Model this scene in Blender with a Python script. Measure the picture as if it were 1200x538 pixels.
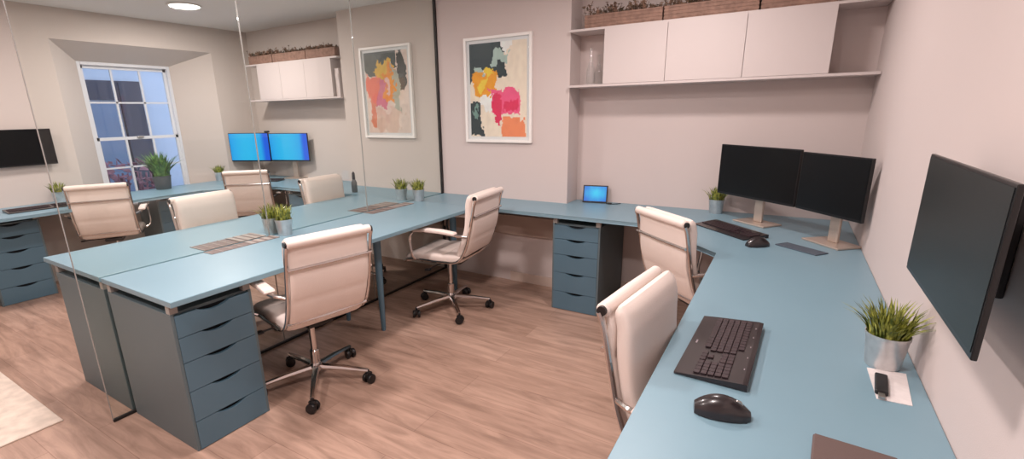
import bpy, bmesh, math, random
from mathutils import Vector, Matrix, noise
S = bpy.context.scene
for o in list(bpy.data.objects):
    bpy.data.objects.remove(o)
COL = S.collection
R = math.radians

# ------------------------------------------------------------------ camera
cam_d = bpy.data.cameras.new('camera')
cam = bpy.data.objects.new('camera', cam_d)
COL.objects.link(cam)
cam_d.sensor_fit = 'HORIZONTAL'
cam_d.sensor_width = 36
cam_d.lens = 36 * 563.13 / 1200
cam_d.shift_x = (600 - 574.64) / 1200
cam_d.shift_y = (286.33 - 269) / 1200
cam_d.clip_start = 0.02
ax = Vector((0.85330696, 0.52108688, -0.01832192))
ay = Vector((-0.12367705, 0.23641397, 0.96374915))
az = -Vector((-0.5065286, 0.82010785, -0.26618017))
m = Matrix((ax, ay, az)).transposed().to_4x4()
m.translation = (2.707, -3.5623, 1.4579)
cam.matrix_world = m
S.camera = cam

# ------------------------------------------------------------------ view, world, lights
S.view_settings.view_transform = 'Standard'
S.view_settings.look = 'None'
S.view_settings.gamma = 1
S.view_settings.use_curve_mapping = False
S.view_settings.exposure = -0.72

world = bpy.data.worlds.new('sky')
S.world = world
world.use_nodes = True
bg = world.node_tree.nodes['Background']
bg.inputs['Color'].default_value = (0.62, 0.74, 1.0, 1)
bg.inputs['Strength'].default_value = 3.0

WARM = (1.0, 0.885, 0.86)
NEUT = (1.0, 0.92, 0.88)
LIGHTS = [  # x, y, watts, colour : the ceiling downlights of the two rooms
    (2.05, -0.97, 32, WARM), (0.85, -2.05, 13, WARM), (2.15, -3.0, 12, WARM), (0.85, -3.7, 8, WARM),
    (-2.05, -0.97, 19, NEUT), (-0.9, -2.2, 5, NEUT), (-2.2, -3.2, 6, NEUT)]

# ------------------------------------------------------------------ materials
MATS = {}
def srgb(r, g, b):
    f = lambda c: (c / 255 / 12.92) if c / 255 <= 0.04045 else ((c / 255 + 0.055) / 1.055) ** 2.4
    return (f(r), f(g), f(b), 1)

def mat(name, col, rough=0.5, metal=0.0, noise_s=0, noise_a=0.0, bump=0.0, bscale=200, spec=0.5, emit=None, es=1.0, coat=0):
    mt = bpy.data.materials.new(name)
    mt.use_nodes = True
    n, l = mt.node_tree.nodes, mt.node_tree.links
    b = n['Principled BSDF']
    b.inputs['Base Color'].default_value = col
    b.inputs['Roughness'].default_value = rough
    b.inputs['Metallic'].default_value = metal
    b.inputs['Specular IOR Level'].default_value = spec
    b.inputs['Coat Weight'].default_value = coat
    tc = n.new('ShaderNodeTexCoord')
    if noise_a:
        t = n.new('ShaderNodeTexNoise'); t.inputs['Scale'].default_value = noise_s; t.inputs['Detail'].default_value = 4
        l.new(tc.outputs['Object'], t.inputs['Vector'])
        r = n.new('ShaderNodeMapRange'); r.inputs['From Min'].default_value = 0.3; r.inputs['From Max'].default_value = 0.7
        r.inputs['To Min'].default_value = 1 - noise_a; r.inputs['To Max'].default_value = 1 + noise_a
        l.new(t.outputs['Fac'], r.inputs['Value'])
        mx = n.new('ShaderNodeVectorMath'); mx.operation = 'SCALE'
        mx.inputs[0].default_value = col[:3]
        l.new(r.outputs['Result'], mx.inputs['Scale'])
        l.new(mx.outputs['Vector'], b.inputs['Base Color'])
    if bump:
        t2 = n.new('ShaderNodeTexNoise'); t2.inputs['Scale'].default_value = bscale; t2.inputs['Detail'].default_value = 3
        l.new(tc.outputs['Object'], t2.inputs['Vector'])
        bp = n.new('ShaderNodeBump'); bp.inputs['Strength'].default_value = bump; bp.inputs['Distance'].default_value = 0.002
        l.new(t2.outputs['Fac'], bp.inputs['Height']); l.new(bp.outputs['Normal'], b.inputs['Normal'])
    if emit:
        b.inputs['Emission Color'].default_value = emit
        b.inputs['Emission Strength'].default_value = es
    MATS[name] = mt
    return mt

mat('wall_paint', srgb(206, 193, 189), 0.85, noise_s=1.2, noise_a=0.015, bump=0.15, bscale=350)
mat('wall_paint_far', srgb(200, 190, 183), 0.85, noise_s=1.2, noise_a=0.015, bump=0.15, bscale=350)
mat('ceiling_paint', srgb(230, 227, 223), 0.9, noise_s=1.5, noise_a=0.01)
mat('desk_paint', srgb(122, 153, 167), 0.38, noise_s=2.0, noise_a=0.03, bump=0.08, bscale=500)
mat('desk_paint_shaded', srgb(84, 114, 131), 0.42, noise_s=3, noise_a=0.03)  # same paint as the desk tops, darkened to paint in shade on upright faces
mat('drawer_side_bounce', srgb(92, 108, 114), 0.5, noise_s=3, noise_a=0.03)  # same blue paint, greyed to put reflected light into the side panels
mat('gap_shade', srgb(24, 30, 36), 0.9)  # near-black that stands in for shade inside gaps
mat('white_board', srgb(205, 194, 191), 0.5, noise_s=2, noise_a=0.01)
mat('leather', srgb(228, 214, 206), 0.48, bump=0.35, bscale=260, noise_s=5, noise_a=0.02)
mat('chrome', srgb(205, 200, 198), 0.14, 1.0)
mat('steel_brushed', srgb(190, 186, 182), 0.32, 1.0)
mat('galvanised', srgb(214, 214, 214), 0.36, 0.8, noise_s=25, noise_a=0.12)
mat('grey_pot', srgb(84, 88, 90), 0.5)
mat('black_plastic', srgb(22, 21, 23), 0.38)
mat('keyboard_body', srgb(38, 31, 33), 0.28, coat=0.3)
mat('key_cap', srgb(52, 38, 42), 0.42)
mat('key_legend', srgb(150, 140, 145), 0.6)
mat('screen_off', srgb(12, 13, 15), 0.3, spec=0.25)
mat('bezel', srgb(16, 16, 18), 0.3)
mat('screen_green', srgb(26, 34, 35), 0.32, spec=0.3)
mat('monitor_stand', srgb(196, 180, 168), 0.35, 0.6)
mat('white_frame', srgb(240, 236, 232), 0.4)
mat('window_white', srgb(215, 218, 224), 0.45)
mat('soil', srgb(52, 42, 30), 0.95, noise_s=60, noise_a=0.3)
mat('grille_brown', srgb(108, 92, 88), 0.6)
mat('grille_cream', srgb(150, 140, 134), 0.6)
mat('paper', srgb(222, 214, 212), 0.8, noise_s=60, noise_a=0.05)
mat('wallet_brown', srgb(98, 80, 76), 0.6, bump=0.3, bscale=300)
mat('dark_grey_card', srgb(74, 84, 96), 0.5)
mat('rug_cream', srgb(215, 200, 186), 0.95, noise_s=18, noise_a=0.12, bump=0.6, bscale=120)
mat('wicker', srgb(142, 112, 98), 0.8, noise_s=30, noise_a=0.22, bump=0.6, bscale=90)
mat('black_channel', srgb(26, 22, 22), 0.5)
mat('joint_strip', srgb(150, 148, 145), 0.25)
mat('skirting', srgb(206, 186, 174), 0.5)
mat('batten', srgb(178, 156, 144), 0.7)
mat('downlight_on', (1, 1, 1, 1), 0.5, emit=(1, 0.93, 0.85, 1), es=9)
mat('facade_white', srgb(216, 224, 238), 0.9, noise_s=2, noise_a=0.04)
mat('facade_dark', srgb(66, 70, 86), 0.7, noise_s=5, noise_a=0.1)
mat('facade_blue', srgb(120, 140, 168), 0.6, noise_s=3, noise_a=0.06)
mat('flower_pink', srgb(150, 104, 118), 0.8, noise_s=20, noise_a=0.3)
mat('bottle_dark', srgb(46, 44, 50), 0.3)
mat('status_green', srgb(60, 70, 66), 0.5)

def leafmat(name, c1, c2, scale=14):
    mt = bpy.data.materials.new(name); mt.use_nodes = True
    n, l = mt.node_tree.nodes, mt.node_tree.links
    b = n['Principled BSDF']; b.inputs['Roughness'].default_value = 0.5
    tc = n.new('ShaderNodeTexCoord'); t = n.new('ShaderNodeTexNoise'); t.inputs['Scale'].default_value = scale
    cr = n.new('ShaderNodeValToRGB')
    cr.color_ramp.elements[0].position = 0.35; cr.color_ramp.elements[0].color = c1
    cr.color_ramp.elements[1].position = 0.65; cr.color_ramp.elements[1].color = c2
    l.new(tc.outputs['Object'], t.inputs['Vector']); l.new(t.outputs['Fac'], cr.inputs['Fac']); l.new(cr.outputs['Color'], b.inputs['Base Color'])
    MATS[name] = mt
leafmat('grass_leaf', srgb(66, 84, 30), srgb(178, 180, 84), 45)
leafmat('fern_leaf', srgb(44, 82, 48), srgb(112, 158, 84), 20)
leafmat('dried_leaf', srgb(70, 60, 44), srgb(150, 116, 96), 25)

def floor_mat():
    mt = bpy.data.materials.new('oak_planks'); mt.use_nodes = True
    n, l = mt.node_tree.nodes, mt.node_tree.links
    b = n['Principled BSDF']; b.inputs['Roughness'].default_value = 0.42
    tc = n.new('ShaderNodeTexCoord')
    br = n.new('ShaderNodeTexBrick'); br.inputs['Scale'].default_value = 1
    br.inputs['Brick Width'].default_value = 1.35; br.inputs['Row Height'].default_value = 0.19
    br.inputs['Mortar Size'].default_value = 0.0018; br.inputs['Mortar Smooth'].default_value = 0.3; br.offset = 0.37
    br.inputs['Color1'].default_value = srgb(184, 154, 138)
    br.inputs['Color2'].default_value = srgb(170, 140, 124)
    br.inputs['Mortar'].default_value = srgb(150, 120, 106)
    br.inputs['Bias'].default_value = 0.0
    l.new(tc.outputs['Object'], br.inputs['Vector'])
    mp = n.new('ShaderNodeMapping'); mp.inputs['Scale'].default_value = (1.2, 9, 1)
    l.new(tc.outputs['Object'], mp.inputs['Vector'])
    t = n.new('ShaderNodeTexNoise'); t.inputs['Scale'].default_value = 2.2; t.inputs['Detail'].default_value = 7; t.inputs['Roughness'].default_value = 0.62; t.inputs['Distortion'].default_value = 0.7
    l.new(mp.outputs['Vector'], t.inputs['Vector'])
    cr = n.new('ShaderNodeValToRGB')
    cr.color_ramp.elements[0].position = 0.33; cr.color_ramp.elements[0].color = (0.56, 0.52, 0.49, 1)
    cr.color_ramp.elements[1].position = 0.62; cr.color_ramp.elements[1].color = (1.08, 1.06, 1.04, 1)
    l.new(t.outputs['Fac'], cr.inputs['Fac'])
    mx = n.new('ShaderNodeMix'); mx.data_type = 'RGBA'; mx.blend_type = 'MULTIPLY'; mx.inputs['Factor'].default_value = 0.8
    l.new(br.outputs['Color'], mx.inputs[6]); l.new(cr.outputs['Color'], mx.inputs[7])
    l.new(mx.outputs[2], b.inputs['Base Color'])
    bp = n.new('ShaderNodeBump'); bp.inputs['Strength'].default_value = 0.2; bp.inputs['Distance'].default_value = 0.002
    l.new(t.outputs['Fac'], bp.inputs['Height']); l.new(bp.outputs['Normal'], b.inputs['Normal'])
    MATS['floor'] = mt
floor_mat()

def glass_mat(name, tint, refl=1.45, gl=1.0):
    mt = bpy.data.materials.new(name); mt.use_nodes = True
    n, l = mt.node_tree.nodes, mt.node_tree.links
    n.remove(n['Principled BSDF'])
    out = n['Material Output']
    tr = n.new('ShaderNodeBsdfTransparent'); tr.inputs['Color'].default_value = tint
    g = n.new('ShaderNodeBsdfGlossy'); g.inputs['Roughness'].default_value = 0.02
    g.inputs['Color'].default_value = (gl, gl, gl, 1)
    f = n.new('ShaderNodeFresnel'); f.inputs['IOR'].default_value = refl
    ge = n.new('ShaderNodeNewGeometry'); mr_ = n.new('ShaderNodeMapRange')
    mr_.inputs['To Min'].default_value = refl; mr_.inputs['To Max'].default_value = 1 / refl
    l.new(ge.outputs['Backfacing'], mr_.inputs['Value']); l.new(mr_.outputs['Result'], f.inputs['IOR'])
    mx = n.new('ShaderNodeMixShader')
    l.new(f.outputs[0], mx.inputs[0]); l.new(tr.outputs[0], mx.inputs[1]); l.new(g.outputs[0], mx.inputs[2]); l.new(mx.outputs[0], out.inputs['Surface'])
    MATS[name] = mt
glass_mat('partition_glass', (0.965, 0.98, 0.965, 1), 1.35)
glass_mat('window_glass', (0.95, 0.97, 0.98, 1), 1.4)
glass_mat('bottle_glass', (0.97, 0.98, 0.98, 1), 1.5)

def vcol_mat(name, rough, emit=0):
    mt = bpy.data.materials.new(name); mt.use_nodes = True
    n, l = mt.node_tree.nodes, mt.node_tree.links
    b = n['Principled BSDF']; b.inputs['Roughness'].default_value = rough
    a = n.new('ShaderNodeAttribute'); a.attribute_name = 'paint'
    if emit:
        b.inputs['Base Color'].default_value = (0.01, 0.01, 0.02, 1)
        l.new(a.outputs['Color'], b.inputs['Emission Color']); b.inputs['Emission Strength'].default_value = emit
    else:
        l.new(a.outputs['Color'], b.inputs['Base Color'])
    MATS[name] = mt
vcol_mat('artwork', 0.35)
vcol_mat('screen_lit', 0.3, 1.45)

# ------------------------------------------------------------------ helpers
class MB:
    def __init__(s): s.bm = bmesh.new()
    def box(s, x0, x1, y0, y1, z0, z1, bev=0.0, M=None):
        x0, x1 = sorted((x0, x1)); y0, y1 = sorted((y0, y1)); z0, z1 = sorted((z0, z1))
        vs = [s.bm.verts.new((x, y, z)) for z in (z0, z1) for y in (y0, y1) for x in (x0, x1)]
        fs = [s.bm.faces.new([vs[i] for i in q]) for q in ((0, 2, 3, 1), (4, 5, 7, 6), (0, 1, 5, 4), (2, 6, 7, 3), (0, 4, 6, 2), (1, 3, 7, 5))]
        if bev:
            es = list({e for f in fs for e in f.edges})
            r = bmesh.ops.bevel(s.bm, geom=es, offset=bev, segments=2, profile=0.5, affect='EDGES')
            vs = list({v for f in r['faces'] for v in f.verts} | {v for v in vs if v.is_valid})
        if M is not None:
            for v in vs: v.co = M @ v.co
        return s
    def prism(s, pts, z0, z1, M=None, bev=0):      # polygon in xy, extruded in z
        a = [s.bm.verts.new((p[0], p[1], z0)) for p in pts]; b = [s.bm.verts.new((p[0], p[1], z1)) for p in pts]
        n = len(pts)
        fs = [s.bm.faces.new(a[::-1]), s.bm.faces.new(b)]
        for i in range(n): fs.append(s.bm.faces.new((a[i], a[(i + 1) % n], b[(i + 1) % n], b[i])))
        vs = a + b
        if bev:
            es = list({e for f in fs[:2] for e in f.edges})
            r = bmesh.ops.bevel(s.bm, geom=es, offset=bev, segments=2, profile=0.5, affect='EDGES')
            vs = list({v for f in r['faces'] for v in f.verts} | {v for v in vs if v.is_valid})
        if M is not None:
            for v in vs: v.co = M @ v.co
        return s
    def tube(s, pts, r, n=10, close=False, flat=1.0):
        pts = [Vector(p) for p in pts]
        rs = r if isinstance(r, (list, tuple)) else [r] * len(pts)
        rings = []; up = None
        for i, p in enumerate(pts):
            if close: t = (pts[(i + 1) % len(pts)] - pts[i - 1])
            else: t = pts[min(i + 1, len(pts) - 1)] - pts[max(i - 1, 0)]
            t.normalize()
            if up is None:
                up = Vector((0, 0, 1)) if abs(t.z) < 0.9 else Vector((1, 0, 0))
            a = (up - t * up.dot(t))
            if a.length < 1e-4: a = t.orthogonal()
            a.normalize(); up = a; b = t.cross(a)
            rings.append([s.bm.verts.new(p + (a * math.cos(2 * math.pi * k / n) + b * math.sin(2 * math.pi * k / n) * flat) * rs[i]) for k in range(n)])
        for i in range(len(rings) - (0 if close else 1)):
            A, B = rings[i], rings[(i + 1) % len(rings)]
            for k in range(n): s.bm.faces.new((A[k], A[(k + 1) % n], B[(k + 1) % n], B[k]))
        if not close:
            s.bm.faces.new(rings[0][::-1]); s.bm.faces.new(rings[-1])
        return s
    def lathe(s, prof, c=(0, 0, 0), n=24, M=None, caps=True):
        rings = []
        for r, z in prof:
            rings.append([s.bm.verts.new((c[0] + r * math.cos(2 * math.pi * k / n), c[1] + r * math.sin(2 * math.pi * k / n), c[2] + z)) for k in range(n)])
        for A, B in zip(rings, rings[1:]):
            for k in range(n): s.bm.faces.new((A[k], A[(k + 1) % n], B[(k + 1) % n], B[k]))
        if caps:
            s.bm.faces.new(rings[0][::-1]); s.bm.faces.new(rings[-1])
        if M is not None:
            for R_ in rings:
                for v in R_: v.co = M @ v.co
        return s
    def slab(s, path, y0, y1, th, e=4.0, n=20, endr=True):
        # soft pad swept along a path in the x-z plane; th: thickness list; superellipse section across y
        P = [Vector((p[0], 0, p[1])) for p in path]; rings = []
        N = len(P); cy = (y0 + y1) / 2; hw = (y1 - y0) / 2
        for i, p in enumerate(P):
            t = P[min(i + 1, N - 1)] - P[max(i - 1, 0)]; t.normalize()
            nn = Vector((-t.z, 0, t.x)); ring = []
            for k in range(n):
                a = 2 * math.pi * (k + .5) / n
                ca, sa = math.cos(a), math.sin(a)
                yy = math.copysign(abs(ca) ** (2 / e * 0.5), ca) * hw
                zz = math.copysign(abs(sa) ** (0.55), sa) * th[i] / 2
                w = 1 if not endr else (0.965 if i in (0, N - 1) else 1)
                ring.append(s.bm.verts.new(p + nn * zz + Vector((0, cy + yy * w, 0))))
            rings.append(ring)
        for A, B in zip(rings, rings[1:]):
            for k in range(n): s.bm.faces.new((A[k], A[(k + 1) % n], B[(k + 1) % n], B[k]))
        s.bm.faces.new(rings[0][::-1]); s.bm.faces.new(rings[-1])
        return s
    def build(s, name, m, parent=None, smooth=False, loc=None):
        bmesh.ops.recalc_face_normals(s.bm, faces=s.bm.faces)
        me = bpy.data.meshes.new(name); s.bm.to_mesh(me); s.bm.free()
        if smooth:
            for p in me.polygons: p.use_smooth = True
            try: me.set_sharp_from_angle(angle=R(38))
            except Exception: pass
        me.materials.append(MATS[m] if isinstance(m, str) else m)
        o = bpy.data.objects.new(name, me); COL.objects.link(o)
        if parent is not None: o.parent = parent
        if loc: o.location = loc
        return o

def tag(o, label=None, cat=None, group=None, kind=None):
    if label: o['label'] = label
    if cat: o['category'] = cat
    if group: o['group'] = group
    if kind: o['kind'] = kind
    return o
def thing(name, label, cat, loc=(0, 0, 0), rz=0, group=None):
    o = bpy.data.objects.new(name, None); COL.objects.link(o)
    o.location = loc; o.rotation_euler = (0, 0, rz); o.empty_display_size = 0.1
    return tag(o, label, cat, group)
def copy_tree(o, parent=None):
    c = o.copy(); COL.objects.link(c)
    if parent is not None: c.parent = parent
    for ch in list(o.children): copy_tree(ch, c)
    return c
def copy_thing(src, label, loc, rz=0):
    c = copy_tree(src); c['label'] = label; c.location = loc; c.rotation_euler = (0, 0, rz)
    return c
def Mz(x, y, z, rz): return Matrix.Translation((x, y, z)) @ Matrix.Rotation(rz, 4, 'Z')

# ------------------------------------------------------------------ the setting
XR, XL, H, YF = 3.09, -3.0, 2.42, -4.7
BX0, BX1, AY = -1.2, 1.235, 0.21       # chimney breast edges, alcove depth
def struct(o): o['kind'] = 'structure'; return o
struct(MB().box(XL - .1, XR + .1, YF - .1, AY + .1, -.1, 0).build('floor', 'floor'))
struct(MB().box(XL - .1, XR + .1, YF - .1, AY + .1, H, H + .1).build('ceiling', 'ceiling_paint'))
# back wall: breast in the middle, an alcove either side
struct(MB().box(0, BX1, 0, AY + .15, 0, H).build('wall_back', 'wall_paint'))
struct(MB().box(BX0, 0, 0, AY + .15, 0, H).build('wall_back_far', 'wall_paint_far'))
struct(MB().box(BX1, XR + .1, AY, AY + .15, 0, H).build('wall_alcove', 'wall_paint'))
struct(MB().box(XL - .1, BX0, AY, AY + .15, 0, H).build('wall_alcove_far', 'wall_paint_far'))
struct(MB().box(XR, XR + .15, YF, AY, 0, H).build('wall_right', 'wall_paint'))
struct(MB().box(XL - .1, XR + .1, YF - .1, YF, 0, H).build('wall_front', 'wall_paint'))
# left wall with a splayed window recess
wy0, wy1, wz0, wz1 = -1.42, -0.575, 0.60, 2.005       # inner opening at the sash
oy0, oy1, oz0, oz1 = -1.69, -0.25, 0.60, 2.155        # outer opening on the wall face
XW = -3.30
b = MB(); bm = b.bm
def q(*pts): bm.faces.new([bm.verts.new(p) for p in pts])
q((XL, YF, 0), (XL, oy0, 0), (XL, oy0, H), (XL, YF, H))
q((XL, oy1, 0), (XL, AY, 0), (XL, AY, H), (XL, oy1, H))
q((XL, oy0, 0), (XL, oy1, 0), (XL, oy1, oz0), (XL, oy0, oz0))
q((XL, oy0, oz1), (XL, oy1, oz1), (XL, oy1, H), (XL, oy0, H))
q((XL, oy0, oz0), (XW, wy0, wz0), (XW, wy0, wz1), (XL, oy0, oz1))
q((XL, oy1, oz0), (XW, wy1, wz0), (XW, wy1, wz1), (XL, oy1, oz1))
q((XL, oy0, oz1), (XL, oy1, oz1), (XW, wy1, wz1), (XW, wy0, wz1))
q((XL, oy0, oz0), (XL, oy1, oz0), (XW, wy1, wz0), (XW, wy0, wz0))
XO = XW - .12
for (a0, a1, c0, c1) in ((YF, wy0, 0, H), (wy1, AY, 0, H), (wy0, wy1, 0, wz0), (wy0, wy1, wz1, H)):
    q((XO, a0, c0), (XO, a1, c0), (XO, a1, c1), (XO, a0, c1))
q((XW, wy0, wz0), (XO, wy0, wz0), (XO, wy0, wz1), (XW, wy0, wz1)); q((XW, wy1, wz0), (XO, wy1, wz0), (XO, wy1, wz1), (XW, wy1, wz1))
q((XW, wy0, wz1), (XO, wy0, wz1), (XO, wy1, wz1), (XW, wy1, wz1)); q((XW, wy0, wz0), (XO, wy0, wz0), (XO, wy1, wz0), (XW, wy1, wz0))
q((XL, YF, H), (XO, YF, H), (XO, AY, H), (XL, AY, H)); q((XL, YF, 0), (XO, YF, 0), (XO, AY, 0), (XL, AY, 0))
bmesh.ops.remove_doubles(bm, verts=bm.verts, dist=1e-5)
struct(b.build('wall_left', 'wall_paint_far'))
for nm, bx in (('baseboard_back', (0.72, BX1, -.014, -.001)), ('baseboard_alcove', (BX1 + .015, XR - .015, AY - .015, AY - .001)), ('baseboard_right', (XR - .015, XR - .001, YF + .02, AY - .016)),):
    struct(MB().box(*bx, 0.0, .085, .003).build(nm, 'skirting'))
struct(MB().box(0.02, BX1, -.035, -.001, .43, .60, .003).build('trim_1', 'batten'))
struct(MB().box(BX0, -.02, -.035, -.001, .43, .60, .003).build('trim_2', 'batten'))

# window_1 : white timber sash window, three panes wide
win = bpy.data.objects.new('window_1', None); COL.objects.link(win); win.location = (XW - .04, (wy0 + wy1) / 2, wz0); struct(win)
W, HH = (wy1 - wy0), (wz1 - wz0)
def wbox(mb, y0, y1, z0, z1, x0=-.03, x1=.03): mb.box(x0, x1, y0, y1, z0, z1, .003)
f = MB()
wbox(f, -W / 2, -W / 2 + .03, 0, HH, -.04, .04); wbox(f, W / 2 - .03, W / 2, 0, HH, -.04, .04)
wbox(f, -W / 2 + .03, W / 2 - .03, HH - .03, HH, -.04, .04); wbox(f, -W / 2 + .03, W / 2 - .03, 0, .04, -.04, .05)
f.build('window_frame', 'window_white', win)
rail = 1.255 - wz0
for nm, z0, z1, dx in (('upper_sash', rail - .015, HH - .03, -.012), ('lower_sash', .04, rail + .015, .016)):
    s_ = MB(); a, c = -W / 2 + .03, W / 2 - .03
    s_.box(dx - .013, dx + .013, a, a + .025, z0, z1); s_.box(dx - .013, dx + .013, c - .025, c, z0, z1)
    s_.box(dx - .013, dx + .013, a, c, z0, z0 + .03); s_.box(dx - .013, dx + .013, a, c, z1 - .03, z1)
    for k in (1, 2):
        y = a + (c - a) * k / 3; s_.box(dx - .01, dx + .01, y - .009, y + .009, z0, z1)
    zm = (z0 + z1) / 2 + (.01 if z1 > 1 else .0); s_.box(dx - .01, dx + .01, a, c, zm - .008, zm + .008)
    so = s_.build(nm, 'window_white', win)
    MB().box(dx - .002, dx + .002, a + .02, c - .02, z0 + .02, z1 - .02).build('glass_pane', 'window_glass', so)
MB().box(.03, .06, -.03, .03, rail, rail + .02, .004).build('sash_catch', 'steel_brushed', win)

# outside the window: the neighbouring building
nb = thing('neighbour_building', 'pale building with dark windows seen through the sash window', 'building', (-5.2, -0.9, 0))
struct(MB().box(-7, XW - .14, -5, 4, -.12, -.02).build('ground', 'facade_blue'))
MB().box(-.3, 0, -2.2, 3.4, -.02, 2.45).build('wall', 'facade_white', nb)
MB().box(-.01, .05, -2.2, .82, 1.70, 1.95).build('dark_band', 'facade_dark', nb)
MB().box(.0, .07, .55, .83, .2, 1.93).build('doorway', 'facade_dark', nb)
MB().box(-.01, .04, -1.9, .52, .3, 1.66).build('blue_panel', 'facade_blue', nb)
MB().box(-.2, .12, -2.3, 1.9, 2.2, 2.26).build('gutter', 'facade_white', nb)
random.seed(5)
fl = MB()
for i in range(14):
    a_ = random.uniform(-.6, .5); fl.tube([(0, a_, -.02), (random.uniform(-.1, .1), a_ + .05, .8)], .012, 5)
for i in range(420):
    c = Vector((random.uniform(-.25, .25), random.uniform(-.7, .55), random.uniform(.1, .95)))
    M4 = Matrix.Translation(c) @ Matrix.Rotation(random.uniform(0, 6), 4, (random.random(), random.random(), 1)); s_ = random.uniform(.02, .05)
    fl.box(-s_, s_, -s_ * .6, s_ * .6, -.003, .003, 0, M4)
fb = fl.build('flowering_bush', 'flower_pink', None, loc=(-4.3, -.95, 0))
tag(fb, 'pinkish flowering bush outside the lower window panes', 'bush')

# ------------------------------------------------------------------ downlights
def downlight(x, y, w, c, label, first=[None]):
    if first[0] is None:
        t = thing('ceiling_downlight', label, 'ceiling light', (x, y, H), 0, 'round ceiling downlights')
        MB().lathe([(.125, 0), (.14, -.004), (.14, -.008), (.12, -.010), (.12, -.006)], caps=False, n=32).build('trim_ring', 'white_frame', t, True)
        MB().lathe([(.12, -.008), (.12, -.004)], n=32).build('diffuser', 'downlight_on', t)
        first[0] = t
    else:
        t = copy_thing(first[0], label, (x, y, H))
    ld = bpy.data.lights.new('downlight_lamp', 'AREA'); ld.shape = 'DISK'; ld.size = .22; ld.energy = w; ld.color = c
    lo = bpy.data.objects.new('downlight_lamp', ld); COL.objects.link(lo); lo.location = (0, 0, -.014); lo.parent = t
    return t
for x, y, w, c in LIGHTS:
    lab = 'round white recessed downlight glowing in the ceiling near the window' if (x, y) == (-2.05, -.97) else \
        'round white recessed downlight in the ceiling above ' + {(2.05, -.97): 'the corner desk monitors', (.85, -2.05): 'the near central desk', (2.15, -3.0): 'the black keyboard desk', (.85, -3.7): 'the open floor by the camera', (-.9, -2.2): 'the far central desk', (-2.2, -3.2): 'the rug'}[(x, y)]
    downlight(x, y, w, c, lab)

# ------------------------------------------------------------------ glass partition along x = 0
GY = -2.785
gp = thing('glass_partition', 'clear frameless glass partition standing along the middle seam of the central desks', 'glass partition', (0, 0, 0))
js = [GY, -1.805, -.965, -.018]
for a, c in zip(js, js[1:]):
    MB().box(-.004, .004, a + .0025, c - .0025, .014, H - .004).build('glass_panel', 'partition_glass', gp)
for y in js[1:3]:
    tag(MB().box(-.0045, .0045, y - .0015, y + .0015, .014, H - .004).build('joint_strip', 'joint_strip', gp), 'pale silicone joint')
tag(MB().box(-.004, .004, GY - .0012, GY + .0012, .014, H - .004).build('polished_edge', 'joint_strip', gp), 'pale polished glass edge')
tag(MB().box(-.012, .012, -.018, -.001, .014, H - .001).build('wall_channel', 'black_channel', gp), 'black wall channel')
tag(MB().box(-.008, .008, GY, -.001, .0, .014).build('floor_channel', 'black_channel', gp), 'black floor channel')

# ------------------------------------------------------------------ desks
DT, TH = 0.735, 0.026
DFY = -0.435
def leg_mb(x, y):
    return MB().lathe([(.013, 0), (.016, .02), (.024, .45), (.027, DT - TH - .02), (.04, DT - TH - .02), (.04, DT - TH)], (x, y, 0), 18)
def central(name_label, sx, xo, legs):
    t = thing('central_desk', name_label, 'desk', (0, 0, 0))
    MB().prism([(sx * .012, -2.70), (sx * xo, -2.70), (sx * xo, DFY - .002), (sx * .012, DFY - .002)][::int(sx)], DT - TH, DT, bev=.003).build('desk_top', 'desk_paint', t)
    for x, y in legs: leg_mb(x, y).build('leg', 'desk_paint_shaded', t, True)
    return t
central('long blue central desk top on the near side of the glass', 1, .645, [(.447, -1.339), (.10, -1.339), (.50, -.55)])
central('long blue central desk top on the far side of the glass', -1, .70, [(-.447, -1.339), (-.10, -1.339), (-.50, -.55)])
def wing(label, sx, xe, inner, yend, legs):
    t = thing('corner_desk', label, 'desk', (0, 0, 0))
    a = abs(xe)
    pts = [(.014, -.001), (1.234 if sx > 0 else 1.199, -.001), (1.236 if sx > 0 else 1.201, AY - .001), (a - .001, AY - .001), (a - .001, yend), (inner, yend), (inner, -.94), (inner - .50, DFY), (.014, DFY)]
    pts = [(sx * p[0], p[1]) for p in pts]
    if sx < 0: pts = pts[::-1]
    MB().prism(pts, DT - TH, DT, bev=.003).build('desk_top', 'desk_paint', t)
    for x, y in legs: leg_mb(x, y).build('leg', 'desk_paint_shaded', t, True)
wing('blue corner desk running along the back wall and right wall of the near room', 1, XR, 2.455, -3.1, [(2.60, -.9), (2.95, -3.0), (2.54, -3.0)])
wing('blue corner desk along the window wall and back wall of the far room', -1, XL, 2.36, -3.3, [(-2.5, -.9), (-2.9, -3.2), (-2.45, -3.2)])

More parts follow.
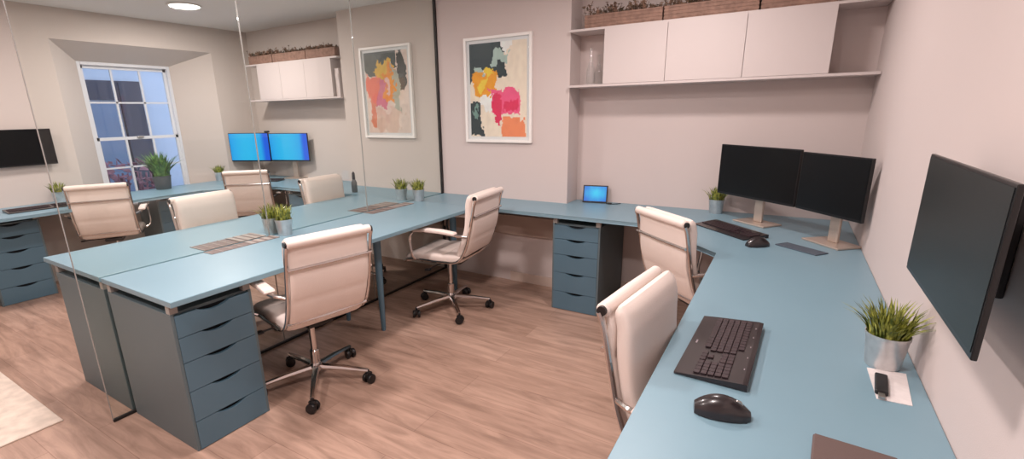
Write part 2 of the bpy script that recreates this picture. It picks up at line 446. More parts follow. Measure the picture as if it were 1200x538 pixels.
# drawer unit: front faces -y in local space, origin floor centre
def make_drawers():
    t = thing('drawer_unit', '', 'drawer unit', (0, 0, 0), 0, 'blue drawer units under the desks')
    w, d, h = .18, .29, .665
    b = MB(); th = .014
    b.box(-w, -w + th, -d + .002, d, 0.0, h, .002); b.box(w - th, w, -d + .002, d, 0.0, h, .002)
    b.box(-w + th, w - th, -d + .02, d, h - th, h, .001); b.box(-w + th, w - th, -d + .02, d, 0, .03)
    b.box(-w + th, w - th, d - th, d, .03, h - th)
    b.build('carcass', 'drawer_side_bounce', t)
    MB().box(-w + th, w - th, -d + .03, -d + .034, .03, h - th).build('inner_shadow_board', 'gap_shade', t)  # dark sheet painted as the shade behind the drawer pull slots
    for x in (-w + .018, w - .018):
        for y in (-d + .02, d - .02):
            tag(MB().box(x - .017, x + .017, y - .016, y + .016, h, DT - TH, .002).build('spacer_block', 'joint_strip', t), 'pale spacer block under the desk top')
    MB().box(-w + .05, w - .05, -d + .22, d - .05, h + .001, DT - TH - .002).build('recess_shade', 'gap_shade', t)  # dark fill painted as the shade between unit and desk top
    hs = [.142, .150, .140, .118, .103]; z = .004
    for k, dh in enumerate(hs):
        z1 = z + dh - .003; x0 = w - th + .0 - .0
        pts = [(-x0, z), (x0, z), (x0, z1), (.072, z1)]
        for i in range(1, 12):
            u = i / 12; xx = .072 - .144 * u; pts.append((xx, z1 - .019 * math.sin(math.pi * u) ** .8))
        pts += [(-.072, z1), (-x0, z1)]
        M4 = Matrix(((1, 0, 0, 0), (0, 0, -1, -d + .018), (0, 1, 0, 0), (0, 0, 0, 1)))
        MB().prism(pts, 0, .018, M4).build('drawer_front', 'desk_paint_shaded', t)
        z += dh
    return t
du = make_drawers()
du['label'] = 'blue five drawer unit under the near end of the near central desk'
du.location = (.31, -2.51, 0); du.rotation_euler = (0, 0, R(90))
copy_thing(du, 'blue drawer unit back to back beyond the glass, under the far central desk end', (-.31, -2.51, 0), R(-90))
copy_thing(du, 'blue five drawer unit under the back wall desk near the tablet', (1.477, -.435 + .32, 0), 0)
copy_thing(du, 'blue drawer unit at the far left under the window wall desk', (-2.58 - .203, -2.365, 0), R(90)).scale = (1, .7, 1)
copy_thing(du, 'blue drawer unit under the window wall desk below the big fern', (-2.58 - .203, -1.10, 0), R(90)).scale = (1, .7, 1)
copy_thing(du, 'blue drawer unit against the back wall under the far room alcove desk', (-1.55, -.435 + .32, 0), 0)

# ------------------------------------------------------------------ office chairs (local: faces +x, origin on the floor)
def make_chair():
    t = thing('office_chair', '', 'chair', (0, 0, 0), 0, 'cream leather office chairs')
    # base
    b = MB()
    b.lathe([(.030, .075), (.034, .085), (.034, .115), (.024, .13)], n=16)
    for k in range(5):
        a = 2 * math.pi * k / 5 + .09; c, s_ = math.cos(a), math.sin(a)
        b.tube([(.02 * c, .02 * s_, .10), (.15 * c, .15 * s_, .092), (.295 * c, .295 * s_, .075)], [.019, .016, .011], 8, flat=1.1)
    b.build('star_base', 'chrome', t, True)
    for k in range(5):
        a = 2 * math.pi * k / 5 + .09; c, s_ = math.cos(a), math.sin(a)
        M4 = Mz(.295 * c, .295 * s_, .028, a + 1.1)
        w = MB()
        for o_ in (-.018, .018):
            w.lathe([(.010, -.010), (.026, -.009), (.028, -.004), (.028, .004), (.026, .009), (.010, .010)], n=18, M=M4 @ Matrix.Translation((0, o_, 0)) @ Matrix.Rotation(R(90), 4, 'X'))
        w.box(-.02, .022, -.010, .010, -.004, .034, .006, M4)
        w.tube([M4 @ Vector((0, 0, .02)), M4 @ Vector((0, 0, .05))], .007, 8)
        w.build('caster', 'black_plastic', t, True)
    MB().lathe([(.026, .115), (.026, .20), (.022, .205)], n=18).lathe([(.017, .205), (.017, .385)], n=16).build('gas_column', 'chrome', t, True)
    MB().box(-.13, .10, -.07, .07, .385, .415, .01).tube([(.0, .06, .395), (.02, .2, .392), (.03, .25, .385)], .005, 8).box(.01, .05, .24, .27, .380, .392, .004).build('tilt_mechanism', 'black_plastic', t, True)
    # seat
    P = []; th = []
    n = 30
    for i in range(n + 1):
        u = i / n; x = .255 - .47 * u
        z = .455 + .010 * u - .045 * max(0, (.16 - u) / .16) ** 2 + .02 * max(0, (u - .85) / .15) ** 2
        P.append((x, z)); r = abs(math.sin(math.pi * u * 3)) ** .35
        e = min(1, (min(u, 1 - u) / .05)) ** .5
        th.append((.048 + .022 * r) * (.35 + .65 * e))
    MB().slab(P, -.207, .207, th).build('seat', 'leather', t, True)
    # backrest: a thin leather sheet behind, one thick soft pad in front, a roll across the top rear
    def back(u, off=0):   # u 0 bottom .. 1 top
        return (-.215 - .115 * u - .028 * math.sin(math.pi * min(1, u * 1.2)) + off, .475 + .455 * u)
    n = 30; P = [back(i / n * .95, -.004) for i in range(n + 1)]
    th = [(.022 + .010 * (abs(math.sin(math.pi * (i / n) * 3)) ** .5)) * (.5 + .5 * min(1, min(i, n - i) / 2)) for i in range(n + 1)]
    MB().slab(P, -.203, .203, th).build('back_sheet', 'leather', t, True)
    P = [back(.02 + i / n * .965, .036) for i in range(n + 1)]
    th = []
    for i in range(n + 1):
        u = i / n; e = math.sin(math.pi / 2 * min(1, (min(u, 1 - u) + .004) / .07)) ** .6
        th.append((.058 + .005 * abs(math.sin(math.pi * u * 2))) * (.15 + .85 * e))
    MB().slab(P, -.204, .204, th, e=3.4, n=24).build('backrest', 'leather', t, True)
    xr, zr = back(.95, -.012)
    tag(MB().tube([(xr, -.212, zr), (xr, -.207, zr), (xr - .001, 0, zr), (xr, .207, zr), (xr, .212, zr)], [.016, .0215, .0225, .0215, .016], 14, flat=1).build('head_roll', 'leather', t, True), 'leather roll across the top rear of the backrest')
    tag(MB().tube([(xr, -.221, zr), (xr, -.211, zr)], .0145, 14).tube([(xr, .211, zr), (xr, .221, zr)], .0145, 14).build('roll_cap', 'black_plastic', t, True), 'dark round end caps of the roll')
    # chrome side rails
    def curve(pts, seg=6):
        out = []; V = [Vector(p) for p in pts]
        for i in range(len(V) - 1):
            p0, p1, p2, p3 = V[max(i - 1, 0)], V[i], V[i + 1], V[min(i + 2, len(V) - 1)]
            for k in range(seg):
                u = k / seg
                out.append(.5 * ((2 * p1) + (p2 - p0) * u + (2 * p0 - 5 * p1 + 4 * p2 - p3) * u * u + (3 * p1 - p0 - 3 * p2 + p3) * u ** 3))
        out.append(V[-1]); return out
    for s_ in (-1, 1):
        y = s_ * .215
        MB().tube(curve([(.25, y, .415), (.20, y, .438), (-.05, y, .440), (-.17, y, .45), (-.228, y, .50), (-.272, y, .60), (-.300, y, .72), (-.330, y, .86), (-.345, y, .90)]), .0095, 8).build('side_rail', 'chrome', t, True)
        y2 = s_ * .260
        arm = MB().tube(curve([(.13, y, .44), (.15, y2, .48), (.165, y2, .60), (.14, y2, .652), (.08, y2, .665), (-.10, y2, .662), (-.21, y2, .655), (-.276, y, .64)]), .010, 8).build('armrest', 'chrome', t, True)
        tag(MB().slab([(.13, .668), (.125, .672), (.03, .678), (-.10, .676), (-.20, .668), (-.205, .664)], y2 - .026, y2 + .026, [.012, .024, .026, .026, .022, .012], n=16).build('arm_pad', 'leather', arm, True), 'cream padded sleeve')
    MB().tube([(-.330, -.215, .785), (-.334, 0, .785), (-.330, .215, .785)], .008, 8).build('back_crossbar', 'chrome', t, True)
    MB().tube([(-.228, -.215, .49), (-.236, 0, .486), (-.228, .215, .49)], .011, 8).build('rear_stretcher', 'chrome', t, True)
    MB().tube([(.1, -.215, .436), (.1, .215, .436)], .010, 8).tube([(-.1, -.215, .436), (-.1, .215, .436)], .010, 8).box(-.1, .1, -.05, .05, .413, .43, .004).build('seat_frame', 'black_plastic', t, True)
    return t
chair = make_chair()
def place(c, x, y, ang, label): c.location = (x, y, 0); c.rotation_euler = (0, 0, R(ang)); c['label'] = label
place(chair, .59, -2.02, 167, 'cream office chair at the near central desk, the closest to the drawer unit')
for x, y, a, lab in ((.63, -.786, 186, 'cream office chair seen side on, at the near central desk by the back wall'),
                     (2.40, -.74, 47, 'cream office chair tucked into the diagonal corner under the black monitors'),
                     (2.67, -2.15, -7, 'cream office chair half hidden beside the black keyboard desk'),
                     (-.53, -1.73, 0, 'cream office chair beyond the glass, plain backrest front showing left of the paired plants'),
                     (-.52, -.68, 2, 'cream office chair beyond the glass, plain backrest front showing right of the blue monitors'),
                     (-2.53, -1.69, 150, 'cream office chair facing the window wall desk at the far left'),
                     (-2.20, -.45, 134, 'cream office chair facing the two bright blue monitors')):
    c = copy_tree(chair); place(c, x, y, a, lab)
    if a == 186:
        for ch in c.children:
            if ch.name.startswith(('star_base', 'caster')): ch.rotation_euler = (0, 0, R(-18))

# ------------------------------------------------------------------ shelf units
def shelf_unit(label, x0, x1, d0, doors, d1, mirror=False):
    yf, yb = -.04, AY - .002
    z0, z1, th = 1.618, 2.016, .016
    t = thing('wall_shelf_unit', label, 'shelf unit', ((x0 + x1) / 2, AY, z0)); L = Vector(t.location)
    def bx(mb, a, b_, c, d_, e, g, bev=.0015): return mb.box(a - L.x, b_ - L.x, c - L.y, d_ - L.y, e - L.z, g - L.z, bev)
    bx(MB(), x0, x1, yf, yb, z0, z0 + th).build('bottom_shelf', 'white_board', t)
    bx(MB(), x0, x1, yf, yb, z1 - th, z1).build('top_shelf', 'white_board', t)
    c = MB(); bx(c, d0, d0 + th, yf + .018, yb, z0 + th, z1 - th, 0); bx(c, d1 - th, d1, yf + .018, yb, z0 + th, z1 - th, 0); bx(c, d0 + th, d1 - th, yb - .01, yb, z0 + th, z1 - th, 0)
    c.build('cabinet_box', 'white_board', t)
    xs = [d0] + doors + [d1]
    for a, b_ in zip(xs, xs[1:]):
        bx(MB(), a + .0012, b_ - .0012, yf - .001, yf + .017, z0 + th + .001, z1 - .001).build('cabinet_door', 'white_board', t)
shelf_unit('white wall shelf unit with three doors in the near alcove', BX1 + .005, XR - .002, 1.502, [1.93, 2.395], 2.845)
shelf_unit('white wall shelf unit with three doors in the far alcove beyond the glass', -2.72, BX0 - .003, -2.51, [-2.11, -1.71], -1.30)

def planter(x0, x1, z, label, grp, seed, hgt=.085):
    random.seed(seed)
    t = thing('planter_box', label, 'planter', ((x0 + x1) / 2, .05, z), 0, grp)
    hx, hy = (x1 - x0) / 2 - .004, .085
    b = MB(); b.box(-hx, hx, -hy, -hy + .012, 0, hgt, .002); b.box(-hx, hx, hy - .012, hy, 0, hgt, .002)
    b.box(-hx, -hx + .012, -hy + .012, hy - .012, 0, hgt, .002); b.box(hx - .012, hx, -hy + .012, hy - .012, 0, hgt, .002); b.box(-hx + .012, hx - .012, -hy + .012, hy - .012, 0, .01)
    for k in range(4):
        b.box(-hx - .002, hx + .002, -hy - .003, -hy, .008 + k * hgt / 4, .008 + (k + .6) * hgt / 4, .001)
    b.build('wooden_box', 'wicker', t)
    MB().box(-hx + .013, hx - .013, -hy + .013, hy - .013, .01, hgt - .012).build('soil', 'soil', t)
    fo = MB()
    for i in range(230):
        x, y = random.uniform(-hx, hx), random.uniform(-hy, hy)
        top = .03 + .055 * abs(noise.noise(Vector((x * 6 + seed, y * 3, 0)))) * 2
        p = Vector((x, y, hgt - .015)); d_ = Vector((random.uniform(-.6, .6), random.uniform(-.6, .4), 1)).normalized()
        e_ = p + d_ * random.uniform(.4, 1) * top * 1.3
        fo.tube([p, e_], .0015, 3)
        for k in range(3):
            M4 = Matrix.Translation(p.lerp(e_, random.uniform(.4, 1))) @ Matrix.Rotation(random.uniform(0, 6.28), 4, Vector((random.uniform(-1, 1), random.uniform(-1, 1), random.uniform(-1, 1))).normalized())
            s_ = random.uniform(.008, .018)
            fo.prism([(-s_, 0), (0, -s_ * .45), (s_, 0), (0, s_ * .45)], -.0006, .0006, M4)
    fo.build('dried_foliage', 'dried_leaf', t)
zt = 2.016
for i, (a, b_, lab) in enumerate(((1.35, 1.89, 'brown planter box of dried foliage above the glass vases, leftmost on the near shelf'), (1.895, 2.45, 'brown planter box of dried foliage in the middle of the near shelf top'), (2.455, 2.84, 'brown planter box at the right end of the near shelf top'))):
    planter(a, b_, zt, lab, 'planter boxes on the near shelf', i + 1)
for i, (a, b_, lab) in enumerate(((-2.64, -2.22, 'brown planter box of dried foliage, leftmost on the far shelf'), (-2.215, -1.67, 'brown planter box of dried foliage in the middle of the far shelf top'), (-1.665, -1.225, 'brown planter box of dried foliage at the right end of the far shelf top'))):
    planter(a, b_, zt, lab, 'planter boxes on the far shelf', i + 11)
def bottle(x, y, h, lab):
    t = MB().lathe([(.001, .002), (.03, .0), (.034, .01), (.034, h * .38), (.026, h * .5), (.011, h * .68), (.010, h * .95), (.013, h), (.008, h), (.007, h * .7), (.02, h * .5), (.03, h * .36), (.03, .012), (.001, .01)], n=24, caps=False).build('glass_vase', 'bottle_glass', None, True, (x, y, 1.635))
    tag(t, lab, 'vase', 'glass vases in the shelf niche')
bottle(1.375, .06, .26, 'taller clear glass bottle vase in the open shelf niche')
bottle(1.44, .05, .21, 'shorter clear glass bottle vase in the open shelf niche')
MBx = MB(); MBx.box(-.06, .06, -.09, .09, 0, .27, .004); MBx.box(-.045, .045, -.094, -.09, .17, .22, .002)
tag(MBx.build('box_file', 'white_board', None, loc=(-1.262 + .0, .05 + .03, 1.635)), 'white box file in the right niche of the far shelf', 'box file')
bpy.data.objects['box_file'].scale = (.5, 1, 1)

# ------------------------------------------------------------------ pictures
def paint_mesh(nx, nz, w, h, fn):
    b = MB(); V = [[b.bm.verts.new((w * (i / nx - .5), 0, h * j / nz)) for i in range(nx + 1)] for j in range(nz + 1)]
    F = []
    for j in range(nz):
        for i in range(nx): F.append((b.bm.faces.new((V[j][i], V[j][i + 1], V[j + 1][i + 1], V[j + 1][i])), (i + .5) / nx, 1 - (j + .5) / nz))
    lay = b.bm.loops.layers.float_color.new('paint')
    for f_, u, v in F:
        c = fn(u, v)
        for lp in f_.loops: lp[lay] = c
    return b
def blobs(spec, base, sc=7, amp=.09):
    def fn(u, v):
        n1 = noise.noise(Vector((u * sc, v * sc, 1))) * amp + noise.noise(Vector((u * sc * 4, v * sc * 4, 5))) * amp * .35
        n2 = noise.noise(Vector((u * sc, v * sc, 9))) * amp + noise.noise(Vector((u * sc * 4, v * sc * 4, 3))) * amp * .35
        uu, vv = u + n1, v + n2; c = base
        for x0, y0, x1, y1, col in spec:
            if x0 < uu < x1 and y0 < vv < y1: c = col
        k = 1 + noise.noise(Vector((u * 14, v * 14, 2))) * .10
        return tuple(min(1, q_ * k) for q_ in c[:3]) + (1,)
    return fn
def picture(label, cx, z0, w, h, fn, mg=.048):
    t = thing('framed_painting', label, 'painting', (cx, 0, z0))
    fw, d = .022, .03
    f_ = MB(); f_.box(-w / 2, -w / 2 + fw, -d, -.001, 0, h, .002); f_.box(w / 2 - fw, w / 2, -d, -.001, 0, h, .002)
    f_.box(-w / 2 + fw, w / 2 - fw, -d, -.001, 0, fw, .002); f_.box(-w / 2 + fw, w / 2 - fw, -d, -.001, h - fw, h, .002)
    f_.build('frame', 'white_frame', t)
    MB().box(-w / 2 + fw, w / 2 - fw, -.012, -.004, fw, h - fw).build('mount_board', 'white_frame', t)
    iw, ih = w - 2 * mg, h - 2 * mg
    o = paint_mesh(70, 100, iw, ih, fn).build('canvas', 'artwork', t); o.location = (0, -.0135, mg)
    MB().box(-w / 2 + fw, w / 2 - fw, -.019, -.017, fw, h - fw).build('glazing', 'window_glass', t)
TEAL, GRN, ORG, YEL, PNK, MAG, CRM, PCH, SAG, WHT = [srgb(*c) for c in ((34, 56, 62), (120, 158, 146), (255, 168, 18), (255, 214, 60), (255, 92, 140), (240, 34, 92), (252, 232, 208), (255, 148, 98), (184, 204, 192), (255, 250, 242))]
picture('white framed abstract painting in teal, orange and pink on the near room wall', .613, 1.207, .632, .834, blobs([
    (-.1, -.1, .62, .26, TEAL), (-.1, .2, .2, .42, TEAL), (.3, .2, .62, .36, TEAL), (.42, .08, .70, .22, SAG), (.10, .22, .24, .34, SAG), (.55, -.1, .8, .06, WHT), (.06, .30, .50, .56, ORG), (.26, .26, .42, .36, YEL), (.15, .34, .3, .5, YEL), (.46, .34, .62, .48, CRM),
    (.35, .50, .90, .76, PNK), (.40, .56, .56, .82, MAG), (.62, .60, .84, .72, MAG), (.22, .54, .40, .72, WHT), (-.1, .66, .22, .98, TEAL), (.02, .70, .14, .8, GRN), (.58, .80, .96, 1.1, PCH)], CRM))
picture('white framed abstract painting in coral and yellow on the wall beyond the glass', -.596, 1.231, .632, .83, blobs([
    (-.1, -.1, .75, .18, srgb(84, 88, 82)), (-.1, .1, .3, .26, srgb(96, 100, 92)), (.78, -.1, .92, .45, srgb(70, 68, 62)), (.3, .12, .66, .36, srgb(240, 188, 70)), (.02, .28, .36, .62, srgb(255, 132, 108)), (.26, .34, .48, .66, srgb(230, 130, 150)), (.44, .2, .72, .62, srgb(255, 156, 56)),
    (.05, .6, .25, .92, srgb(240, 150, 120)), (.46, .3, .56, .5, srgb(246, 200, 190)), (.66, .22, .78, .7, srgb(190, 186, 165)), (.28, .7, .8, 1.0, srgb(236, 200, 180))], srgb(246, 220, 204), 6, .12))

# ------------------------------------------------------------------ monitors
def wallpaper(u, v):
    c1, c2 = Vector((.0, .10, .62)), Vector((.02, .62, 1.0))
    g = math.exp(-((u - .55) ** 2) * 5 - ((v - .45) ** 2) * 4)
    ray = .25 * max(0, noise.noise(Vector((u * 5, v * 2, 4))))
    c = c1.lerp(c2, min(1, g * .95 + ray)); return (*c, 1)
def wallpaper_flat(u, v):
    c = Vector((.0, .36, .95)).lerp(Vector((.02, .56, 1.0)), math.sin(min(1, max(0, 1.15 * u)) * math.pi) ** .7 if u < .87 else 0)
    if u > .80: c = c.lerp(Vector((0.0, .12, .85)), min(1, (u - .80) / .1))
    return (*c, 1)
def monitor(label, p0, p1, ztop, h, lit=None, stand=True, back=.09, face=None, stand_h=None):
    p0, p1 = Vector(p0), Vector(p1); w = (p1 - p0).length; c = (p0 + p1) / 2
    rz = math.atan2((p1 - p0).y, (p1 - p0).x)            # local +x from p0 to p1, screen faces local -y
    t = thing('monitor', label, 'monitor', (c.x, c.y, DT), rz)
    z0, z1 = ztop - h - DT, ztop - DT
    b = MB(); b.box(-w / 2, w / 2, 0, .018, z0, z1, .004); b.box(-w * .33, w * .33, .018, .042, z0 + .05, z1 - .06, .012)
    b.build('monitor_case', 'bezel', t)
    bz = .007
    if lit:
        o = paint_mesh(48, 30, w - 2 * bz, z1 - z0 - 2 * bz - .008, lit).build('screen', 'screen_lit', t); o.location = (0, -.0012, z0 + bz + .008)
    else:
        MB().box(-w / 2 + bz, w / 2 - bz, -.0012, .0, z0 + bz + .008, z1 - bz).build('screen', face or 'screen_off', t)
    if stand:
        MB().box(-.032, .032, .065, .082, .01, z0 + .17, .006).box(-.045, .045, .03, .07, z0 + .09, z0 + .2, .006).build('stand_neck', 'monitor_stand', t)
        MB().prism([(-.12, -.01), (.12, -.01), (.115, .145), (-.115, .145)], 0, .011, bev=.003).build('stand_base', 'monitor_stand', t)
    return t
monitor('left black monitor of the pair in the near room corner', (2.32, .02), (2.768, -.35), 1.222, .325)
monitor('right black monitor of the pair, against the right wall corner', (2.775, -.356), (3.05, -.68), 1.212, .315)
ml = monitor('left monitor of the blue lit pair in the far room', (-2.97, -.22), (-2.50, -.02), 1.268, .33, wallpaper_flat)
mr = monitor('right monitor of the blue lit pair in the far room', (-2.495, -.018), (-2.0, .13), 1.262, .32, wallpaper_flat)
wc = MB().box(-.035, .035, -.015, .015, 0, .022, .006).lathe([(.007, -.004), (.008, .0), (.008, .004), (.006, .006)], M=Matrix.Translation((0, -.015, .011)) @ Matrix.Rotation(R(90), 4, 'X'), n=14).build('webcam', 'black_plastic', None, True, (-2.52, -.015, 1.268))
tag(wc, 'small black webcam sitting on top of the blue lit monitors', 'webcam')

# wall-mounted screens on arms
def wall_screen(label, x, y, z, w, h, face, rz, gap):
    t = thing('wall_screen', label, 'screen', (x, y, z), rz)      # screen faces local -y
    b = MB(); b.box(-w / 2, w / 2, 0, .009, -h / 2, h / 2, .002); b.box(-w * .25, w * .25, .009, .03, -h * .36, h * .26, .006)
    b.build('screen_case', 'bezel', t)
    MB().box(-w / 2 + .006, w / 2 - .006, -.0012, 0, -h / 2 + .012, h / 2 - .006).build('screen_panel', face, t)
    a = MB(); a.box(-.06, .06, .034, .042, -.06, .06, .003)
    a.box(-.018, .018, .042, gap - .014, -.022, .022, .004)
    a.box(-.05, .05, gap - .014, gap - .001, -.10, .10, .003)
    a.build('wall_bracket', 'black_plastic', t)
    return t
wall_screen('large black screen mounted on the right wall above the desk', 3.0, -2.285, 1.197, .55, .288, 'screen_green', R(-90), .089)
wall_screen('black screen on the far left wall beside the window', XL + .05, -2.12, 1.23, .54, .31, 'screen_off', R(90), .049)

# tablet on its stand
t = thing('tablet', 'small tablet with a blue lit screen standing against the alcove wall', 'tablet', (1.425, .115, DT), R(10))
Mt = Matrix.Rotation(R(-14), 4, 'X')
MB().box(-.098, .098, 0, .009, .002, .142, .003, Mt).build('tablet_body', 'bezel', t)
o = paint_mesh(30, 20, .176, .118, wallpaper).build('screen', 'screen_lit', t); o.rotation_euler = (R(-14), 0, 0); o.location = (0, .0028, .0145)
MB().box(-.05, .05, .02, .075, 0, .004, .001).box(-.04, .04, .034, .038, .0, .12, .001, Matrix.Translation((0, .03, 0)) @ Matrix.Rotation(R(12), 4, 'X')).build('stand', 'black_plastic', t)
tag(MB().tube([(1.52, .12, DT + .003), (1.56, .115, DT + .003), (1.60, .14, DT + .003), (1.62, .17, DT + .004)], .003, 6).box(1.535, 1.565, .105, .125, DT, DT + .012, .003).build('charging_cable', 'black_plastic'), 'short black charging cable lying beside the tablet', 'cable')

# ------------------------------------------------------------------ keyboards and mice
def keyboard(label, x, y, rz, L=.45, Wd=.185, full=True):
    # local x: left->right of the keys, y: towards the screen
    t = thing('keyboard', label, 'keyboard', (x, y, DT), rz)
    M4 = Matrix(((0, 0, 1, -L / 2), (1, 0, 0, 0), (0, 1, 0, 0), (0, 0, 0, 1)))
    prof = [(-Wd / 2, .002), (Wd / 2, .002), (Wd / 2, .021), (Wd / 2 - .012, .022), (-Wd / 2 + .045, .011), (-Wd / 2, .007)]
    MB().prism(prof, 0, L, M4, bev=.002).build('keyboard_body', 'keyboard_body', t)
    sl = lambda yy: .0115 + (yy + Wd / 2 - .045) / (Wd - .057) * .0105
    y_top = Wd / 2 - .030; rows = 6; ph = (y_top - (-Wd / 2 + .048)) / 6
    keys = []
    for r in range(rows):
        yy = -Wd / 2 + .048 + ph * (r + .5)
        xs = []
        if r == 0:
            xx = -L / 2 + .018
            for wk in (.024, .02, .022, .098, .022, .02, .024): xs.append((xx, wk)); xx += wk + .002
        elif r == 5: xs = [(-L / 2 + .018 + i * .0212, .0168) for i in range(12)]
        else: xs = [(-L / 2 + .018 + i * .0204, .0184) for i in range(13)]
        xs += [(L / 2 - .158 + i * .0204, .0184) for i in range(3)] if r in (0, 3, 4, 5) else ([(L / 2 - .158 + .0204, .0184)] if r == 1 else [])
        xs += [(L / 2 - .093 + i * .0204, .0184) for i in range(4)] if r < 5 else []
        for xx, wk in xs: keys.append((xx, wk, yy, ph, sl(yy)))
    if full:
        cache = {}
        for xx, wk, yy, ph_, z in keys[:100]:
            kk = round(wk, 4)
            if kk not in cache:
                k_ = MB().box(0, wk, -ph_ / 2 + .0009, ph_ / 2 - .0009, 0, .0045, .0012).build('key', 'key_cap', t); cache[kk] = k_.data
            else:
                k_ = bpy.data.objects.new('key', cache[kk]); COL.objects.link(k_); k_.parent = t
            k_.location = (xx, yy, z); k_.rotation_euler = (R(4), 0, 0)
        lg = MB()
        for i in range(5): lg.box(-L / 2 + .06 + i * .075, -L / 2 + .068 + i * .075, Wd / 2 - .019, Wd / 2 - .016, .0213, .0226)
        lg.box(-.012, .012, -Wd / 2 + .016, -Wd / 2 + .021, .0085, .0092)
        lg.build('media_keys', 'key_legend', t)
    else:
        k_ = MB()
        for xx, wk, yy, ph_, z in keys: k_.box(xx, xx + wk, yy - ph_ / 2 + .0009, yy + ph_ / 2 - .0009, z, z + .0045)
        tag(k_.build('keys', 'key_cap', t), kind='stuff')
    return t
keyboard('large dark brown and black keyboard in the foreground of the right desk', 2.606, -2.045, R(-92))
keyboard('black keyboard in front of the near corner monitors', 2.455, -.405, R(-44), .43, .17, False)
keyboard('dark keyboard at the far left on the window wall desk', -2.63, -2.13, R(88), .46, .17, False)
keyboard('dark keyboard in front of the blue lit monitors', -2.42, -.20, R(24), .42, .15, False)
def mouse(label, x, y, rz, first=[None]):
    if first[0] is None:
        t = thing('computer_mouse', label, 'mouse', (x, y, DT), rz, 'black computer mice')
        b = MB(); n = 20; rings = []
        for i in range(13):
            u = i / 12; xx = -.058 + .116 * u
            w = .034 * (math.sin(math.pi * min(max(u * .92 + .05, .0), 1)) ** .45) * (1 - .10 * math.sin(math.pi * u))
            hh = .045 * math.sin(math.pi * (u * .80 + .12)) ** .75
            rings.append([b.bm.verts.new((xx, w * math.cos(a), .002 + max(0, hh * abs(math.sin(a)) ** .8))) for a in [math.pi * k / n for k in range(n + 1)]])
        for A, B in zip(rings, rings[1:]):
            for k in range(n): b.bm.faces.new((A[k], A[k + 1], B[k + 1], B[k]))
            b.bm.faces.new((A[0], B[0], B[-1], A[-1]))
        b.bm.faces.new(rings[0]); b.bm.faces.new(rings[-1])
        b.build('mouse_shell', 'keyboard_body', t, True)
        MB().lathe([(.002, -.004), (.010, -.004), (.011, -.002), (.011, .002), (.010, .004), (.002, .004)], n=18, M=Matrix.Translation((.030, 0, .030)) @ Matrix.Rotation(R(90), 4, 'X')).build('scroll_wheel', 'steel_brushed', t, True)
        MB().box(-.05, .05, -.02, .02, 0, .003, .001).build('glide_pads', 'black_plastic', t)
        first[0] = t; return t
    return copy_thing(first[0], label, (x, y, DT), rz)
mouse('black mouse in the foreground just below the big keyboard', 2.645, -2.405, R(12))
bpy.data.objects['computer_mouse'].scale = (1.08, 1.08, 1.1)
mouse('small black mouse at the right end of the corner keyboard', 2.625, -.70, R(40))
mouse('dark mouse on the window wall desk beside the far left keyboard', -2.66, -1.80, R(170))

# ------------------------------------------------------------------ plants
def grass_pot(name, label, x, y, z, n=190, r=.052, h=.10, blade=.13, seed=3, group=None, potm='galvanised', leaf='grass_leaf', width=.0035, spread=.5):
    random.seed(seed)
    t = thing(name, label, 'potted plant', (x, y, z), 0, group)
    MB().lathe([(r * .76, 0), (r * .80, .004), (r * .97, h - .012), (r, h - .010), (r, h - .004), (r * 1.03, h), (r * .98, h), (r * .95, h - .01), (r * .90, h - .02)], n=32, caps=False).lathe([(.001, .002), (r * .77, .002)], n=32, caps=False).build('pot', potm, t, True)
    MB().lathe([(.001, h - .018), (r * .93, h - .018)], n=24, caps=False).build('soil', 'soil', t)
    g = MB()
    for i in range(n):
        a = random.uniform(0, 6.283); rr = r * .85 * math.sqrt(random.random())
        p = Vector((rr * math.cos(a), rr * math.sin(a), h - .018))
        out = Vector((math.cos(a), math.sin(a), 0)) * (rr / r) * random.uniform(.2, 1) * spread + Vector((random.uniform(-.15, .15), random.uniform(-.15, .15), 0))
        L = blade * random.uniform(.55, 1.0); side = Vector((-math.sin(a + random.uniform(-1, 1)), math.cos(a), 0)).normalized() * width
        prev = None
        for k in range(5):
            u = k / 4; c = p + Vector((0, 0, 1)) * L * u * (1 - .22 * u * out.length * 2) + out * L * u * u * 1.25
            w = side * (1 - u ** 2.2) * (.7 + .6 * u) + side * .02
            cur = (g.bm.verts.new(c - w), g.bm.verts.new(c + w))
            if prev: g.bm.faces.new((prev[0], prev[1], cur[1], cur[0]))
            prev = cur
    g.build('foliage', leaf, t)
    return t
gname, ggrp = 'potted_grass', 'artificial grass plants in metal pots'
g0 = grass_pot(gname, 'largest nearest grass plant in a metal pot on the right desk by the wall screen', 3.010, -1.925, DT, n=240, blade=.125, group=ggrp, spread=.75)
g1 = grass_pot(gname, 'grass plant in a metal pot beside the left black monitor', 2.315, .115, DT, n=120, seed=8, blade=.12, width=.0045, group=ggrp, potm='galvanised')
for x, y, rz, lab in ((-.060, -1.745, 1, 'left one of the paired grass plants in the middle of the central desks, beyond the glass'),
                      (.060, -1.735, 2.2, 'right one of the paired grass plants in the middle of the central desks, before the glass'),
                      (-.10, -.46, 3, 'left one of the paired grass plants near the back wall end of the central desks'),
                      (.065, -.43, 4.1, 'right one of the paired grass plants near the back wall end of the central desks'),
                      (-2.86, -1.93, 5, 'small grass plant on the window wall desk below the far left screen'),
                      (-2.93, -.42, .5, 'small grass plant under the left edge of the blue lit monitors')):
    copy_thing(g1, lab, (x, y, DT), rz)
grass_pot('potted_fern', 'big leafy fern in a dark grey pot on the desk before the window', -2.87, -1.06, DT, n=150, r=.085, h=.14, blade=.30, seed=21, potm='grey_pot', leaf='fern_leaf', width=.011, spread=.75)

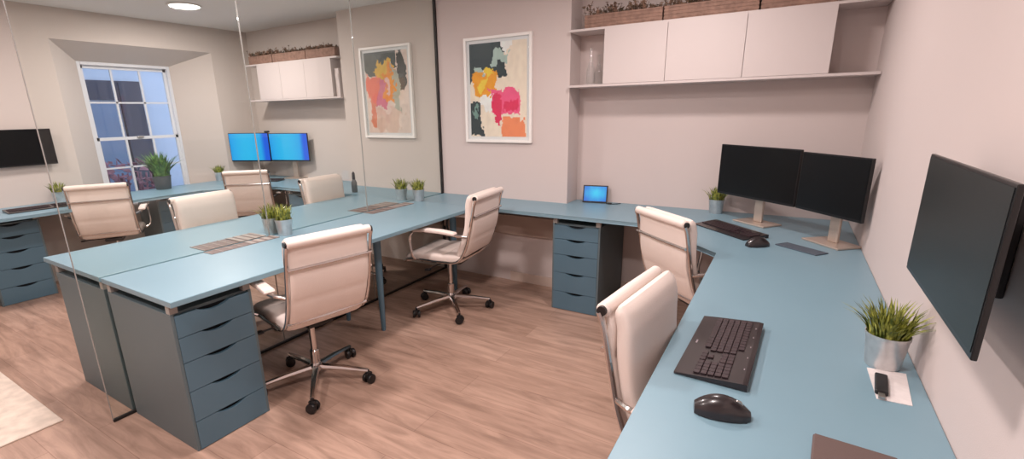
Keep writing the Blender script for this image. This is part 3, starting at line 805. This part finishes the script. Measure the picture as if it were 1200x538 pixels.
# ------------------------------------------------------------------ small things on the desks
def grille(label, x0, x1, y0, y1):
    t = thing('cable_grille', label, 'cable grille', ((x0 + x1) / 2, (y0 + y1) / 2, DT), 0, 'slatted cable grilles along the glass')
    hx, hy = (x1 - x0) / 2, (y1 - y0) / 2
    MB().box(-hx, hx, -hy, hy, 0, .002).build('base_plate', 'grille_brown', t)
    s_ = MB()
    for k in range(5):
        y = -hy + .004 + 1.1 * hy * k / 4; s_.box(-hx, hx, y - .003, y + .003, .002, .004)
    for k in range(4):
        y = hy * .22 + .78 * hy * k / 3; s_.box(-hx, hx, y - .022, min(hy, y + .012), .002, .004)
    s_.build('slats', 'grille_cream', t)
grille('brown slatted cable grille before the glass, nearer the drawer unit', .012, .095, -2.22, -1.80)
grille('brown slatted cable grille beyond the glass, nearer the drawer unit', -.17, -.012, -2.20, -1.82)
grille('brown slatted cable grille before the glass, nearer the back wall', .012, .11, -1.02, -.55)
grille('brown slatted cable grille beyond the glass, nearer the back wall', -.16, -.012, -1.02, -.60)

tag(MB().prism([(2.975, -2.14), (3.046, -2.136), (3.060, -1.955), (2.972, -1.965)], DT, DT + .0015).build('paper_card', 'paper'), 'white paper card lying on the desk below the nearest plant', 'card')
t = thing('usb_dongle', 'small black remote stick lying on the white card', 'usb stick', (2.993, -2.055, DT + .0015), R(88))
MB().box(-.065, .045, -.014, .014, 0, .013, .004).build('stick_body', 'black_plastic', t)
tag(MB().box(-.088, -.065, -.007, .007, .002, .009, .001).build('connector', 'steel_brushed', t), 'metal connector')
t.rotation_euler = (0, 0, R(84))
w = thing('wallet', 'brown leather wallet at the bottom edge of the right desk', 'wallet', (2.90, -2.50, DT), R(-4))
MB().box(-.075, .075, -.105, .105, 0, .008, .003).build('wallet_cover', 'wallet_brown', w)
MB().box(-.072, .072, -.102, .102, .008, .011, .001).build('wallet_flap', 'wallet_brown', w)
tag(MB().box(-.115, .115, -.045, .045, 0, .006, .002, Mz(2.822, -.665, DT, R(-38))).build('dark_notebook', 'dark_grey_card'), 'thin dark grey pad lying between the mouse and the right monitor', 'pad')
t = thing('spray_bottle', 'dark slim bottle standing beyond the glass by the back wall', 'bottle', (-.81, -.33, DT))
MB().lathe([(.024, 0), (.027, .01), (.027, .09), (.015, .12)], n=20).build('bottle_body', 'grey_pot', t, True)
MB().lathe([(.013, .12), (.016, .13), (.014, .18), (.006, .195)], n=16).build('bottle_cap', 'bottle_dark', t, True)

# cream rug at the left
rb = MB().prism([(-2.6, -4.3), (-.235, -4.3), (-.235, -2.91), (-2.6, -2.91)], 0, .008, bev=.003)
tag(rb.build('rug', 'rug_cream'), 'pale cream speckled rug on the floor at lower left', 'rug')
